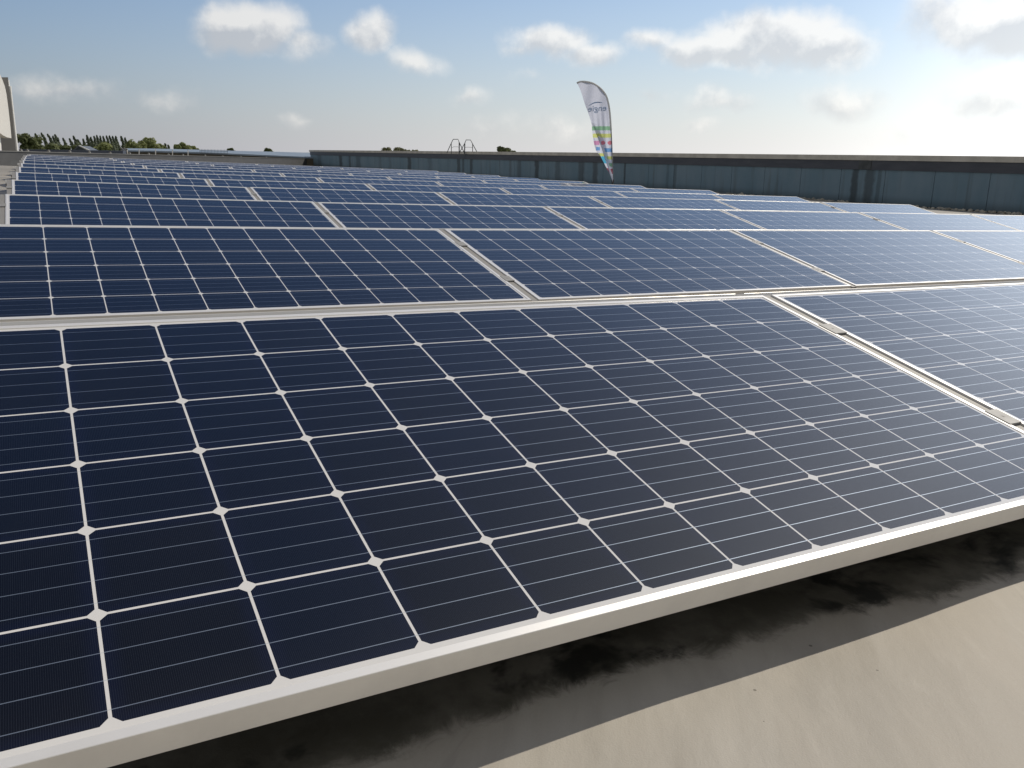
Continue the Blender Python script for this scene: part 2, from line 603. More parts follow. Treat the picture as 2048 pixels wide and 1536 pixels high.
def back(k, x):
    # local y runs up the back slope, so the panel is turned half round
    M = row_matrix(k, x) @ Matrix.Translation((0, RIDGE_Y + .055, RIDGE_Z - .0030)) @ Matrix.Rotation(math.pi, 4, 'Z') @ Matrix.Rotation(TILT, 4, 'X')
    return ROOF @ M @ Matrix.Translation((-(12 * PU), -(6 * PU + MARG), 0))


proto = empty('solar_panel', front(0, 0))
link('frame', FRAME, proto)
link('cell_sheet', FACE, proto)
for k in range(NROWS):
    for i in range(NPAN):
        o = proto if (k, i) == (0, 0) else copy_tree(proto, front(k, i * PPITCH))
        place = ORD[i] + ' from left' if i < 3 else ['third', 'second', 'first'][i - 3] + ' from right'
        tag(o, 'blue solar panel facing camera, %s, %s' % (place, ROWN[k].replace(' the ', ' ')), 'solar panel', 'solar panels facing the camera')
bproto = None
for k in range(NROWS):
    for i in range(NPAN):
        o = copy_tree(proto, back(k, i * PPITCH - .05))
        place = ORD[i] + ' from left' if i < 3 else ['third', 'second', 'first'][i - 3] + ' from right'
        tag(o, 'solar panel sloping away behind ridge, %s, %s' % (place, ROWN[k].replace(' the ', ' ')), 'solar panel', 'solar panels sloping away behind the ridges')


# ------------------------------------------------------------------ mounting rails between the panels
def rail_proto():
    L0, L1 = -.026, 6 * PU + MARG + .006
    w = .0178
    b = MB()
    prof = [(-w, -.040), (w, -.040), (w, -.0030), (-w, -.0030)]
    b.sheet([(x, L0, z) for x, z in prof], (0, L1 - L0, 0))
    o = b.build('mounting_rail', rail_m)
    for yc in (.235, .725):
        c = MB()
        c.box((-.0215, yc - .030, .0018), (.0215, yc + .030, .0033))
        c.box((-.0125, yc - .030, -.0020), (.0125, yc + .030, .0018))
        c.tube([(0, yc, .0033), (0, yc, .0039)], .0034, 6)
        c.build('clamp', clamp_m, o)
    for yc, zz in ((.06, -.128), (.86, -.30)):
        f = MB()
        ztop = -.0405
        zr = -(HROOF + yc * math.sin(TILT)) / math.cos(TILT)
        M = Matrix.Translation((0, yc, 0)) @ Matrix.Rotation(-TILT, 4, 'X')
        f.box((-.02, -.02, -(HROOF + yc * math.sin(TILT)) + .012), (.02, .02, -.048), M)
        f.box((-.03, -.08, -(HROOF + yc * math.sin(TILT)) + .002), (.03, .08, -(HROOF + yc * math.sin(TILT)) + .012), M)
        f.build('foot', rail_m, o)
    return o


rp = rail_proto()
first = True
for k in range(NROWS):
    for i in range(NPAN + 1):
        x = i * PPITCH - MARG - (PPITCH - 12 * PU - 2 * MARG) / 2
        if i == 0: xx = -MARG - .0178
        elif i == NPAN: xx = NPAN * PPITCH - PPITCH + 12 * PU + MARG + .0178
        else: xx = x
        M = front(k, xx)
        if first: o = rp; o.matrix_world = M; first = False
        else: o = copy_tree(rp, M)
        if i == 0: lab = 'aluminium rail at the left end of the %s' % ROWN[k]
        elif i == NPAN: lab = 'aluminium rail at the right end of the %s' % ROWN[k]
        else: lab = 'rail in the %s gap from the left, %s' % (ORD[i - 1], ROWN[k])
        tag(o, lab, 'rail', 'rails between the solar panels')

# ------------------------------------------------------------------ right-hand wall of the roof
Xw = 22.0
W_END = None


def wall_hit(px, py):
    """Roof wall plane (vertical, along the roof's Y) hit by a line of sight; returns distance along it and height (world z)."""
    p0 = r2w((Xw, 0, 0)); t = r2w((0, 1, 0)); t[2] = 0; t /= np.linalg.norm(t)
    nrm = np.array([t[1], -t[0], 0])
    d = ray(px, py)
    s = (p0 - CAM).dot(nrm) / d.dot(nrm)
    P = CAM + d * s
    return (P - p0).dot(t), P[2], p0, t, nrm


sA, zA, WP0, WT, WN = wall_hit(2048, 313)
sB, zB, *_ = wall_hit(620, 300)
S0, S1 = -9.0, sB


def wtop(s): return zA + (zB - zA) * (s - sA) / (sB - sA)


# base heights from where the wall meets the roof in the photograph
sb1, zb1, *_ = wall_hit(2045, 428)
sb2, zb2, *_ = wall_hit(1431, 386)


def wbase(s): return zb1 + (zb2 - zb1) * (s - sb1) / (sb2 - sb1)


print('wall ends', sA, sB, 'top', zA, zB, 'base', wbase(sA), wbase(sB))
WM = Matrix(((WT[0], WN[0], 0, WP0[0]), (WT[1], WN[1], 0, WP0[1]), (0, 0, 1, 0), (0, 0, 0, 1)))   # local x along the wall, y outward away from the rows, z up

m, T, b = material('weathered_cladding', .55, 0.0, .4)
co = T.n('ShaderNodeTexCoord').outputs['Object']
x, y, z = T.xyz(co)
v1 = T.noise(T.comb(x, 0.0, T.mul(z, .06)), 2.6, 6.0, .65)
v2 = T.noise(T.comb(x, 0.0, T.mul(z, .35)), .9, 5.0, .6)
c = T.mix(T.sm(v2, .3, .7), (.135, .215, .262), (.19, .26, .305))
c = T.mix(T.mul(T.sm(v1, .50, .72), .55), c, (.075, .085, .080))
stains = None
for px, wd, st in ((1711, .17, .9), (1741, .22, .75), (1760, .10, .5), (1249, .10, .8), (1190, .30, .75), (1162, .35, .7), (1115, .35, .55), (1073, .30, .95), (1038, .25, .6),
                   (942, .25, .9), (926, .2, .7), (917, .3, .85), (819, .45, .95), (717, .8, .6), (700, .4, .8), (682, .6, .95), (640, .8, .5), (1350, .12, .5), (1335, .12, .35), (1020, .2, .4), (760, .5, .35), (780, .4, .3), (860, .5, .35)):
    s_ = wall_hit(px, 340)[0]
    wob = T.add(T.sub(x, s_), T.mul(T.sub(T.noise(T.comb(x, 0.0, T.mul(z, 1.5)), 2.2, 3.0), .5), wd * .9))
    f = T.mul(T.sub(1.0, T.sm(T.abs(wob), wd * .35, wd)), st)
    stains = f if stains is None else T.mx(stains, f)
c = T.mix(T.mul(stains, .8), c, (.034, .037, .035))
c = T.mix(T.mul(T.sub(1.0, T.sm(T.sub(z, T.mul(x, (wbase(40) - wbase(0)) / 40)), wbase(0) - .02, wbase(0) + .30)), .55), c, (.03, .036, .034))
T.put(b.inputs['Base Color'], c)
T.put(b.inputs['Normal'], T.bump(v1, .15, .01))
clad_m = m
fascia_m = simple('dark_fascia_sheet', (.055, .058, .070), (.080, .083, .095), 1.5, .5, stretch=(.8, 1, 4))
coping_m = simple('grey_coping', (.62, .58, .50), (.46, .43, .37), 2.0, .7, stretch=(1, 1, 1), bump=.1)
back_m = simple('wall_core', (.05, .055, .055), (.035, .04, .04), 2.0, .9)

wall = empty('roof_wall', WM)
tag(wall, 'long dark teal clad wall with grey coping along the right side of the roof', 'wall')


def strip(b, s0, s1, zl0, zl1, zh0, zh1, y0, y1):
    """A slab along the wall whose bottom and top heights differ at its two ends."""
    P = [(s0, y0, zl0), (s1, y0, zl1), (s1, y0, zh1), (s0, y0, zh0)]
    b.sheet(P, (0, y1 - y0, 0))


fas = .27; cop = .15
b_ = MB(); strip(b_, S0, S1, wbase(S0) - .5, wbase(S1) - .5, wtop(S0) - cop - .01, wtop(S1) - cop - .01, .05, .32)
b_.build('wall_core', back_m, wall)
b_ = MB()
seams = [wall_hit(px, 350)[0] for px in (1981, 1870, 1772, 1682, 1602, 1529, 1462, 1400, 1347)]
sp = (seams[-1] - seams[0]) / (len(seams) - 1)
print('seams', [round(s, 2) for s in seams], 'spacing', sp)
s = seams[0]
while s > S0: s -= sp
while s < S1:
    a, e = max(s + .008, S0), min(s + sp - .008, S1)
    if e > a:
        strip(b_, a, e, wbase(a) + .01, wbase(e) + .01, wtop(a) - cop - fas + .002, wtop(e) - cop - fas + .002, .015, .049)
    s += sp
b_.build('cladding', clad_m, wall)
b_ = MB(); strip(b_, S0, S1 + .02, wtop(S0) - cop - fas, wtop(S1) - cop - fas, wtop(S0) - cop, wtop(S1) - cop, -.02, .0485)
b_.build('fascia', fascia_m, wall)
b_ = MB(); strip(b_, S0, S1 + .1, wtop(S0) - cop, wtop(S1) - cop, wtop(S0), wtop(S1), -.055, .40)
b_.build('coping', coping_m, wall)
# bracket plate over the big stain
s_ = wall_hit(1730, 340)[0]
b_ = MB(); strip(b_, s_ - .22, s_ + .22, wtop(s_) - cop - fas + .01, wtop(s_) - cop - fas + .01, wtop(s_) - cop - .015, wtop(s_) - cop - .015, -.035, -.0205)
b_.build('bracket', simple('weathered_plate', (.085, .09, .09), (.05, .055, .055), 6.0, .7), wall)

# loose gravel along the foot of the wall
peb = MB()
rnd = random.Random(3)
for s in np.arange(6.0, 40.0, .10):
    if noise.noise(Vector((s * .35, 2.2, 0))) < -.12: continue
    for _ in range(2):
        r = rnd.uniform(.03, .085)
        p = Vector((s + rnd.uniform(-.1, .1), -.45 + rnd.uniform(-.3, .22), wbase(s) + r * .3))
        ret = bmesh.ops.create_icosphere(peb.bm, subdivisions=1, radius=r, matrix=Matrix.Translation(p) @ Matrix.Diagonal((1, rnd.uniform(.6, 1), rnd.uniform(.5, .8), 1)))
        for v in ret['verts']:
            v.co += Vector((rnd.uniform(-.2, .2), rnd.uniform(-.2, .2), rnd.uniform(-.2, .2))) * r
gravel = peb.build('gravel', simple('pale_gravel', (.42, .39, .32), (.24, .225, .19), 3.0, .9))
gravel.matrix_world = WM
tag(gravel, 'pale loose stones scattered along the foot of the dark wall', 'gravel', kind='stuff')

# ------------------------------------------------------------------ low parapet across the far end of the roof
A = at(0, 318.5, 36.0)
E_ = np.array(WP0) + np.array(WT) * (S1 + .3); E_[2] = 0
dirp = (E_ - A); dirp[2] = 0; plen = np.linalg.norm(dirp); dirp /= plen


def par_hit(px, py):
    nrm = np.array([dirp[1], -dirp[0], 0])
    d = ray(px, py)
    s = (A - CAM).dot(nrm) / d.dot(nrm)
    P = CAM + d * s
    return (P - A).dot(dirp), P[2]


pa, pz0 = par_hit(0, 301.0)
pb, pz1 = par_hit(620, 317.5)
print('parapet', A, plen, 'tops', pa, pz0, pb, pz1)


def ptop(s): return pz0 + (pz1 - pz0) * (s - pa) / (pb - pa)


PM = Matrix(((dirp[0], -dirp[1], 0, A[0]), (dirp[1], dirp[0], 0, A[1]), (0, 0, 1, 0), (0, 0, 0, 1)))
par = empty('parapet', PM)
tag(par, 'low dull grey parapet across the far end of the roof', 'parapet')
par_m = simple('parapet_membrane', (.060, .061, .064), (.085, .086, .088), 1.2, .75, stretch=(1, 1, 3), bump=.1)
P0, P1 = -9.0, plen + .1
b_ = MB(); strip(b_, P0, P1, A[2] - .6, A[2] - 2.2, ptop(P0) - .035, ptop(P1) - .035, 0, .3)
b_.build('upstand', par_m, par)
b_ = MB(); strip(b_, P0, P1, ptop(P0) - .035, ptop(P1) - .035, ptop(P0), ptop(P1), -.03, .33)
b_.build('coping', simple('parapet_coping', (.13, .128, .125), (.17, .167, .16), 2.0, .6), par)
for px in (46, 59, 101, 143, 182, 223, 262, 300, 339, 368, 412, 447, 483, 534):
    s_ = par_hit(px, 308)[0]
    k_ = MB(); k_.box((s_ - .05, .02, ptop(s_)), (s_ + .05, .10, ptop(s_) + .05)); k_.box((s_ - .02, .04, ptop(s_) + .05), (s_ + .02, .08, ptop(s_) + .085))
    k_.build('fixing_clip', rail_m, par)


# ------------------------------------------------------------------ feather banner
FD = 24.5
fb = at(1225.5, 367, FD)
d0 = ray(1225.5, 367); fn = np.array([d0[0], d0[1], 0]); fn /= np.linalg.norm(fn)
fr = np.array([fn[1], -fn[0], 0])


def fpt(px, py, dep=0.0):
    d = ray(px, py)
    s = (fb - CAM).dot(fn) / d.dot(fn)
    P = CAM + d * s
    return Vector(((P - fb).dot(fr), dep, P[2] - fb[2]))


FM = Matrix(((fr[0], fn[0], 0, fb[0]), (fr[1], fn[1], 0, fb[1]), (0, 0, 1, fb[2]), (0, 0, 0, 1)))
flag = empty('feather_banner', FM)
tag(flag, 'white feather banner with coloured stripes on a curved pole before the dark wall', 'banner')
POLE = [(1225.5, 365), (1225, 335), (1224, 296), (1222.3, 259), (1220, 226), (1217, 206), (1212, 190), (1201.6, 176.7), (1187.5, 167), (1173.4, 163.2), (1161, 163), (1154, 166)]
EDGE = [(1224.5, 360), (1219, 346), (1212.5, 335), (1208, 326), (1200, 311), (1192, 301), (1186.7, 280.6), (1184.4, 262), (1183, 248), (1177, 227.5), (1169, 206), (1162.5, 185), (1156, 169.5), (1154.5, 167)]


def spline(pts, n):
    """Even resampling of a Catmull-Rom curve."""
    P = np.array([pts[0]] + list(pts) + [pts[-1]], float)
    out = []
    for i in range(1, len(P) - 2):
        for t in np.linspace(0, 1, 14, endpoint=False):
            a, b, c, d = P[i - 1], P[i], P[i + 1], P[i + 2]
            out.append(.5 * ((2 * b) + (-a + c) * t + (2 * a - 5 * b + 4 * c - d) * t * t + (-a + 3 * b - 3 * c + d) * t ** 3))
    out.append(P[-2]); out = np.array(out)
    L = np.concatenate([[0], np.cumsum(np.linalg.norm(np.diff(out, axis=0), axis=1))])
    return np.array([[np.interp(v, L, out[:, j]) for j in range(2)] for v in np.linspace(0, L[-1], n)])


def cloth_mat(name, col, tr=.62):
    m, T, b = material(name, .6, 0, .3, col)
    t = T.n('ShaderNodeBsdfTranslucent'); t.inputs[0].default_value = (*col, 1)
    mx = T.n('ShaderNodeMixShader'); mx.inputs[0].default_value = tr
    T.t.links.new(b.outputs[0], mx.inputs[1]); T.t.links.new(t.outputs[0], mx.inputs[2])
    T.t.links.new(mx.outputs[0], T.t.nodes['Material Output'].inputs[0])
    return m


CM = [cloth_mat('banner_white', (.66, .68, .78)), cloth_mat('banner_green', (.28, .50, .33)), cloth_mat('banner_lime', (.62, .66, .24)), cloth_mat('banner_magenta', (.62, .30, .50)),
      cloth_mat('banner_red', (.64, .22, .28)), cloth_mat('banner_blue', (.18, .36, .66)), cloth_mat('banner_cyan', (.10, .44, .66)), cloth_mat('banner_maroon', (.38, .08, .13))]


def fold_x(py):
    return np.interp(py, (248, 262, 275, 300, 320, 336, 352), (1184.5, 1190, 1198, 1206, 1212, 1217, 1222))


def fdepth(px, py):
    """Folds of the cloth, in metres towards or away from the wall."""
    pole_x = np.interp(py, (206, 226, 259, 296, 335, 365), (1217, 1220, 1222, 1224, 1225, 1225.5))
    q = pole_x - px
    amp = min(1.0, max(0, (py - 200) / 50.0))
    d = 0.009 * math.sin(q * .62 + (py - 200) * .012) * amp * min(1, q / 5)
    d += .022 * math.sin(q * .20 - py * .03 + 1)
    if py > 246:
        f = px - fold_x(py)
        w = min(1.0, (py - 246) / 30.0)
        d -= .16 * w * math.exp(-(f / 4.5) ** 2)
        if f < 0: d += .10 * w * min(1, -f / 8)
    return d


def fcolour(px, py):
    # stripes as printed on the cloth, seen from its back
    z = (px - 1100) * 6.4; w = (py - 140) * 6.4
    fx = fold_x(py); left = px < fx - .5 and py > 255
    lit = abs(px - fx - 1.2) < 2.0 and py > 258  # bright sunlit line of the fold, put into the colour as white
    if 720 < w < 772: return 1
    if 815 < w < 866 and not (lit and w > 850): return 2
    if 906 < w < 960:
        if z < 635: return 3
        if math.hypot(z - 680, w - 932) < 27: return 4
        if math.hypot(z - 765, w - 932) < 28: return 4
    if lit: return 0
    if left:
        if 985 < w < 1030 and 590 < z < 640: return 5
        if 1065 < w < 1105: return 2
        if 1105 < w < 1195: return 6
        if 1255 < w < 1330: return 7
        return 0
    if 1000 < w < 1050: return 5
    if 1104 < w < 1146: return 2
    if 1192 < w < 1236: return 1
    if 1268 < w < 1326: return 7
    return 0


NV, NH = 170, 40
pc, ec = spline(POLE, NV), spline(EDGE, NV)
b_ = MB(); grd = []
for j in range(NV):
    rowv = []
    for i in range(NH):
        p = pc[j] + (ec[j] - pc[j]) * (i / (NH - 1))
        v = b_.bm.verts.new(fpt(p[0], p[1], fdepth(p[0], p[1])))
        rowv.append((v, p))
    grd.append(rowv)
for j in range(NV - 1):
    for i in range(NH - 1):
        q = (grd[j][i], grd[j][i + 1], grd[j + 1][i + 1], grd[j + 1][i])
        c_ = sum(x[1] for x in q) / 4
        try: f = b_.bm.faces.new([x[0] for x in q])
        except ValueError: continue
        f.material_index = fcolour(c_[0], c_[1])
b_.build('cloth', CM, flag, smooth=True, normals=False)
b_ = MB()
bz = -w2r(fb)[2]
foot_z = w2r(fb)[2] - roof_z(*w2r(fb)[:2])
pp = [fpt(*POLE[0]) - Vector((0, 0, foot_z))] + [fpt(p[0], p[1]) for p in spline(POLE, 40)]
b_.tube(pp, .016, 8, [.02] + [.017 - .009 * i / 40 for i in range(len(pp) - 1)])
b_.build('pole', simple('grey_pole', (.28, .28, .29), (.22, .22, .23), 10, .4, .3), flag, smooth=True)
# sleeve of doubled cloth that holds the pole
b_ = MB(); sp_ = spline(POLE[3:], 60)
b_.tube([fpt(p[0] - .3, p[1] + .5, -.004) for p in sp_], .026, 8)
b_.build('pole_sleeve', cloth_mat('banner_sleeve', (.78, .79, .80), .25), flag, smooth=True)
b_ = MB(); b_.tube([fpt(1225.5, 366), fpt(1225.6, 359)], .035, 10); b_.tube([fpt(1225.5, 366) - Vector((0, 0, foot_z)), fpt(1225.5, 366)], .022, 10)
for a in (0, 1, 2, 3):
    v = Vector((math.cos(a * math.pi / 2 + .4), math.sin(a * math.pi / 2 + .4), 0)) * .45
    b_.tube([Vector((0, 0, -foot_z + .03)), v + Vector((0, 0, -foot_z + .02))], .018, 6)
b_.build('ground_spike', rubber, flag)

# lettering, read from behind so mirrored, with the arc above it
fc = bpy.data.curves.new('lettering', 'FONT'); fc.body = 'engie'; fc.size = 1.0; fc.resolution_u = 6
tmp = bpy.data.objects.new('lettering', fc); COL.objects.link(tmp)
dg = bpy.context.evaluated_depsgraph_get()
tm = bpy.data.meshes.new_from_object(tmp.evaluated_get(dg))
bpy.data.objects.remove(tmp)
lb = bmesh.new(); lb.from_mesh(tm)
bmesh.ops.triangulate(lb, faces=lb.faces)
bmesh.ops.subdivide_edges(lb, edges=[e for e in lb.edges if e.calc_length() > .12], cuts=2)
xs_ = [v.co.x for v in lb.verts]; x0_, x1_ = min(xs_), max(xs_)
for v in lb.verts:
    f = (v.co.x - x0_) / (x1_ - x0_)
    px = 1213.0 - f * 36.5
    py = 221 - v.co.y * 16.5 + f * 2.0
    v.co = fpt(px, py, fdepth(px, py) - .006)
ret = bmesh.ops.extrude_face_region(lb, geom=lb.faces[:])
for g_ in ret['geom']:
    if isinstance(g_, bmesh.types.BMVert): g_.co += Vector((0, .012, 0))
bmesh.ops.recalc_face_normals(lb, faces=lb.faces)
lm = bpy.data.meshes.new('lettering'); lb.to_mesh(lm); lb.free()
lm.materials.append(cloth_mat('banner_lettering', (.50, .62, .76), .5))
link('lettering', lm, flag)
b_ = MB()
arc = [(1205, 205.5), (1200, 204.3), (1194, 204), (1188, 205), (1182, 208), (1177, 212)]
ac = spline(arc, 24); lo_, hi_ = [], []
for i, p in enumerate(ac):
    w_ = .3 + 1.6 * math.sin(math.pi * i / 23)
    lo_.append(fpt(p[0], p[1] + w_, fdepth(p[0], p[1]) - .007)); hi_.append(fpt(p[0], p[1] - .3, fdepth(p[0], p[1]) - .007))
b_.sheet(lo_ + hi_[::-1], (0, .010, 0))
b_.build('arc_emblem', lm.materials[0], flag)

# ------------------------------------------------------------------ roof ladder head beyond the wall
HS = wall_hit(940, 305)[0]
hd = (np.array(WP0) + np.array(WT) * HS + np.array(WN) * .5) - CAM
HD = math.hypot(hd[0], hd[1])
lad = empty('roof_ladder', Matrix.Translation(at(940, 306, HD)))
tag(lad, 'grey tubular ladder head with two angular handrail hoops rising above the dark wall', 'ladder')
galv = simple('galvanised_tube', (.15, .16, .16), (.11, .115, .12), 6.0, .5, .4)
L0 = at(940, 306, HD)
dn_ = np.array([hd[0], hd[1], 0]) / HD


def lp(x, y, dep=0.0):
    return Vector(at(860 + x / 10.24, 260 + y / 10.24, HD) + dn_ * dep - L0)


for pts in ([(345, 470), (435, 270), (475, 190), (575, 190), (600, 258), (700, 460)], [(605, 460), (712, 272), (740, 203), (832, 205), (874, 288), (972, 470)]):
    MB().tube([lp(*p) for p in pts], .022, 8).build('hoop', galv, lad, smooth=True)
for pts, r in (([(436, 270), (437, 520)], .022), ([(599, 255), (597, 520)], .034), ([(712, 275), (706, 520)], .034), ([(872, 288), (873, 520)], .022)):
    MB().tube([lp(*p, dep=.03) for p in pts], r, 8).build('post', galv, lad)
for pts in ([(440, 372), (462, 352), (495, 343), (560, 344), (596, 352)], [(712, 362), (745, 352), (800, 352), (850, 355), (872, 366)]):
    MB().tube([lp(*p, dep=.05) for p in pts], .010, 6).build('mid_rail', galv, lad)

# ------------------------------------------------------------------ building at the far left
BD = 62.0
bA = at(20, 300, BD)
bd0 = ray(20, 300); bn = np.array([bd0[0], bd0[1], 0]); bn /= np.linalg.norm(bn)
bld = empty('white_building', Matrix.Translation((bA[0], bA[1], GZ)))
tag(bld, 'tall building with a curved cream facade panel at the left edge of the roof', 'building')
O_ = np.array([bA[0], bA[1], GZ])


def bp(px, py, dep=0.0):
    d = ray(px, py)
    s = (bA + bn * dep - CAM).dot(bn) / d.dot(bn)
    return Vector(CAM + d * s - O_)


cream = simple('cream_panel', (.76, .735, .68), (.80, .775, .72), .5, .6)
greyw = simple('grey_render', (.24, .235, .225), (.30, .295, .28), .4, .8, stretch=(1, 1, .4))
whit = simple('white_mullion', (.78, .77, .73), (.80, .79, .76), 1.0, .5)


def bq(px, py, dep=0.0, ang=58.0):
    """The same line of sight met with a facade turned towards the roof."""
    c, s_ = math.cos(R_(ang)), math.sin(R_(ang))
    nn = np.array([bn[0] * c - bn[1] * s_, bn[0] * s_ + bn[1] * c, 0])
    o = np.array(bp(23, 277)) + O_
    d = ray(px, py)
    s = (o + nn * dep - CAM).dot(nn) / d.dot(nn)
    return Vector(CAM + d * s - O_), nn


def slab(pts, d0_, d1_, name, mat, parent):
    if name in ('facade_panel', 'mullion', 'post'):
        P_ = [bq(x, y, d0_) for x, y in pts]
        return MB().sheet([q[0] for q in P_], tuple(P_[0][1] * (d1_ - d0_))).build(name, mat, parent)
    b = MB()
    A_ = [bp(x, y, d0_) for x, y in pts]
    b.sheet(A_, tuple(bn * (d1_ - d0_)))
    return b.build(name, mat, parent)


slab([(4, 154.5), (16, 154.5), (17, 165), (23, 213), (32, 302), (33, 340), (-80, 340), (-80, 154.5)], .55, 9.0, 'wall', greyw, bld)
slab([(-40, 90), (-12, 118), (0, 149), (5, 160), (9.5, 172), (13, 188), (16.2, 212), (20, 245), (23, 276.5), (14, 274.5), (6, 270.5), (0, 266), (-12, 254), (-30, 240), (-40, 234)], -.15, .35, 'facade_panel', cream, bld)
slab([(16.6, 160), (18.6, 160), (34.3, 303), (35, 340), (32.8, 340), (32.2, 303)], .46, .54, 'mullion', whit, bld)
slab([(20.6, 172), (22.6, 172), (37.3, 303), (38, 340), (35.4, 340), (34.9, 303)], .40, .54, 'mullion', whit, bld)
slab([(-3.5, 262), (.6, 262), (3.4, 303), (3.8, 340), (-3.5, 340)], .1, .54, 'post', whit, bld)

# ------------------------------------------------------------------ trees
def leaf_mat(name, c1, c2):
    m, T, b = material(name, .65, 0, .3)
    co = T.n('ShaderNodeTexCoord').outputs['Object']
    gi = T.n('ShaderNodeNewGeometry').outputs['Random Per Island']
    c = T.mix(T.m('ADD', T.mul(T.sm(T.noise(co, .55, 4.0), .35, .65), .6), T.mul(gi, .4), clamp=True), c1, c2)
    T.put(b.inputs['Base Color'], c)
    t = T.n('ShaderNodeBsdfTranslucent'); T.put(t.inputs[0], c)
    mx = T.n('ShaderNodeMixShader'); mx.inputs[0].default_value = .38
    T.t.links.new(b.outputs[0], mx.inputs[1]); T.t.links.new(t.outputs[0], mx.inputs[2])
    T.t.links.new(mx.outputs[0], T.t.nodes['Material Output'].inputs[0])
    return m


dark_leaf = leaf_mat('leaves_dark', (.10, .125, .05), (.22, .24, .10))
mid_leaf = leaf_mat('leaves_mid', (.20, .235, .09), (.34, .36, .15))
pop_leaf = leaf_mat('leaves_poplar', (.15, .185, .13), (.25, .28, .19))
pale_leaf = leaf_mat('leaves_pale', (.17, .18, .085), (.28, .27, .14))
bark = simple('bark', (.07, .055, .04), (.11, .09, .07), 3.0, .95)


def crown_mesh(seed, w, h, leaves, size, mat, kind, lean):
    """Leaf-sized faces gathered in clumps; crown of width w and height h standing on z = 0."""
    rn = random.Random(seed)
    b = MB()
    clumps = []
    if kind == 'round':
        for _ in range(34):
            a = rn.uniform(0, 2 * math.pi); t = rn.random() ** .55; f = rn.uniform(-.9, .88)
            q = math.sqrt(1 - f * f)
            r = min(w, h) * rn.uniform(.10, .20)
            clumps.append((Vector((math.cos(a) * t * q * (w * .5 - r * .6), math.sin(a) * t * q * (w * .5 - r * .6), h * .5 + f * (h * .5 - r * .5))), r, r))
    else:
        n = 20
        for i in range(n):
            f = (i + .5) / n
            rr = w * .5 * (max(.05, 1 - abs(f - .36) / .66) ** .75) * rn.uniform(.7, 1.15)
            a = rn.uniform(0, 6.28)
            clumps.append((Vector((math.cos(a) * rr * .35 - lean * h * f * f, math.sin(a) * rr * .35, h * f * .97)), rr * .8, h / n * 1.3))
    for _ in range(leaves):
        c, r, rz = rn.choice(clumps)
        v = Vector((rn.gauss(0, 1), rn.gauss(0, 1), rn.gauss(0, 1))).normalized() * rn.random() ** .4
        p = c + Vector((v.x * r, v.y * r, v.z * rz))
        n_ = (v + Vector((rn.uniform(-.6, .6), rn.uniform(-.6, .6), rn.uniform(-.1, .9)))).normalized()
        t1 = n_.orthogonal().normalized(); t1.rotate(Matrix.Rotation(rn.uniform(0, 6.28), 3, n_)); t2 = n_.cross(t1)
        s = size * rn.uniform(.6, 1.4)
        b.poly([p + t1 * s, p + t2 * s * .6, p - t1 * s, p - t2 * s * .6])
    return b.mesh('crown', mat, normals=False)


def trunk_mesh(seed, h, w, cb, kind, lean):
    rn = random.Random(seed + 99)
    b = MB()
    r = .09 + h * .016
    ch = h - cb
    b.tube([(0, 0, 0), (r * .3, 0, h * .3), (0, r * .4, cb + ch * .25), (-lean * ch * .3, 0, cb + ch * .72)], r, 8, [r, r * .8, r * .55, r * .14])
    for _ in range(6 if kind == 'round' else 4):
        a = rn.uniform(0, 6.28); z = cb + ch * rn.uniform(-.05, .3); L = w * (.34 if kind == 'round' else .2)
        b.tube([(0, 0, z), (math.cos(a) * L * .5, math.sin(a) * L * .5, z + ch * .14), (math.cos(a) * L, math.sin(a) * L, z + ch * .3)], r * .4, 6, [r * .42, r * .28, r * .08])
    return b.mesh('trunk', bark)


SEED = [10]


def tree(px, top_y, dist, w_px, kind, mat, label, group, variant=0, leaves=2600, lean=0.0):
    SEED[0] += 1
    p = at(px, 300, dist)
    top = at(px, top_y, dist)[2]
    h = top - GZ; w = w_px * dist / F_PX
    vis = max(top - CAM[2], .6)
    ch = max(1.9 * vis, .8 * w) if kind == 'round' else 1.35 * vis
    root = empty('round_tree' if kind == 'round' else 'poplar_tree', Matrix.Translation((p[0], p[1], GZ)))
    v = ray(px, 300)
    root.rotation_euler = (0, 0, math.atan2(v[1], v[0]) - math.pi / 2)
    o = link('crown', crown_mesh(SEED[0], w, ch, leaves, .0017 * dist * (.75 if kind == 'round' else .55), mat, kind, lean), root)
    o.location = (lean * ch * .55, 0, h - ch)
    o = link('trunk', trunk_mesh(SEED[0], h, w, h - ch, kind, lean), root)
    o.location = (lean * ch * .55, 0, 0)
    tag(root, label, 'tree', group)
    return root


tree(48, 265, 120, 46, 'round', dark_leaf, 'dark rounded tree right beside the white building', 'trees beyond the roof', 1, 5200)
tree(72, 270, 128, 40, 'round', dark_leaf, 'dark tree with a lower crown between the first rounded tree and the poplars', 'trees beyond the roof', 2, 5200)
tree(100, 285, 118, 40, 'round', dark_leaf, 'low dark shrubby tree in front of the leftmost poplars', 'trees beyond the roof', 3, 4200)
tree(128, 290, 125, 34, 'round', dark_leaf, 'low dark tree left of the slate gable', 'trees beyond the roof', 1, 4200)
pops = [(79, 268, 10), (92, 266, 9), (104, 269, 10), (113, 273, 9), (118, 270, 10), (132, 277, 9), (145, 278, 8), (154, 273, 9), (161, 280, 8), (170, 279, 8), (179, 271, 10), (186, 275, 9), (193, 273, 8), (199, 271, 9),
        (205, 273, 8), (211, 273, 8), (218, 272, 8), (224, 272, 9), (230, 273, 8), (236, 273, 9), (247, 273, 9), (254, 276, 7), (332, 288, 6), (338, 291, 5)]
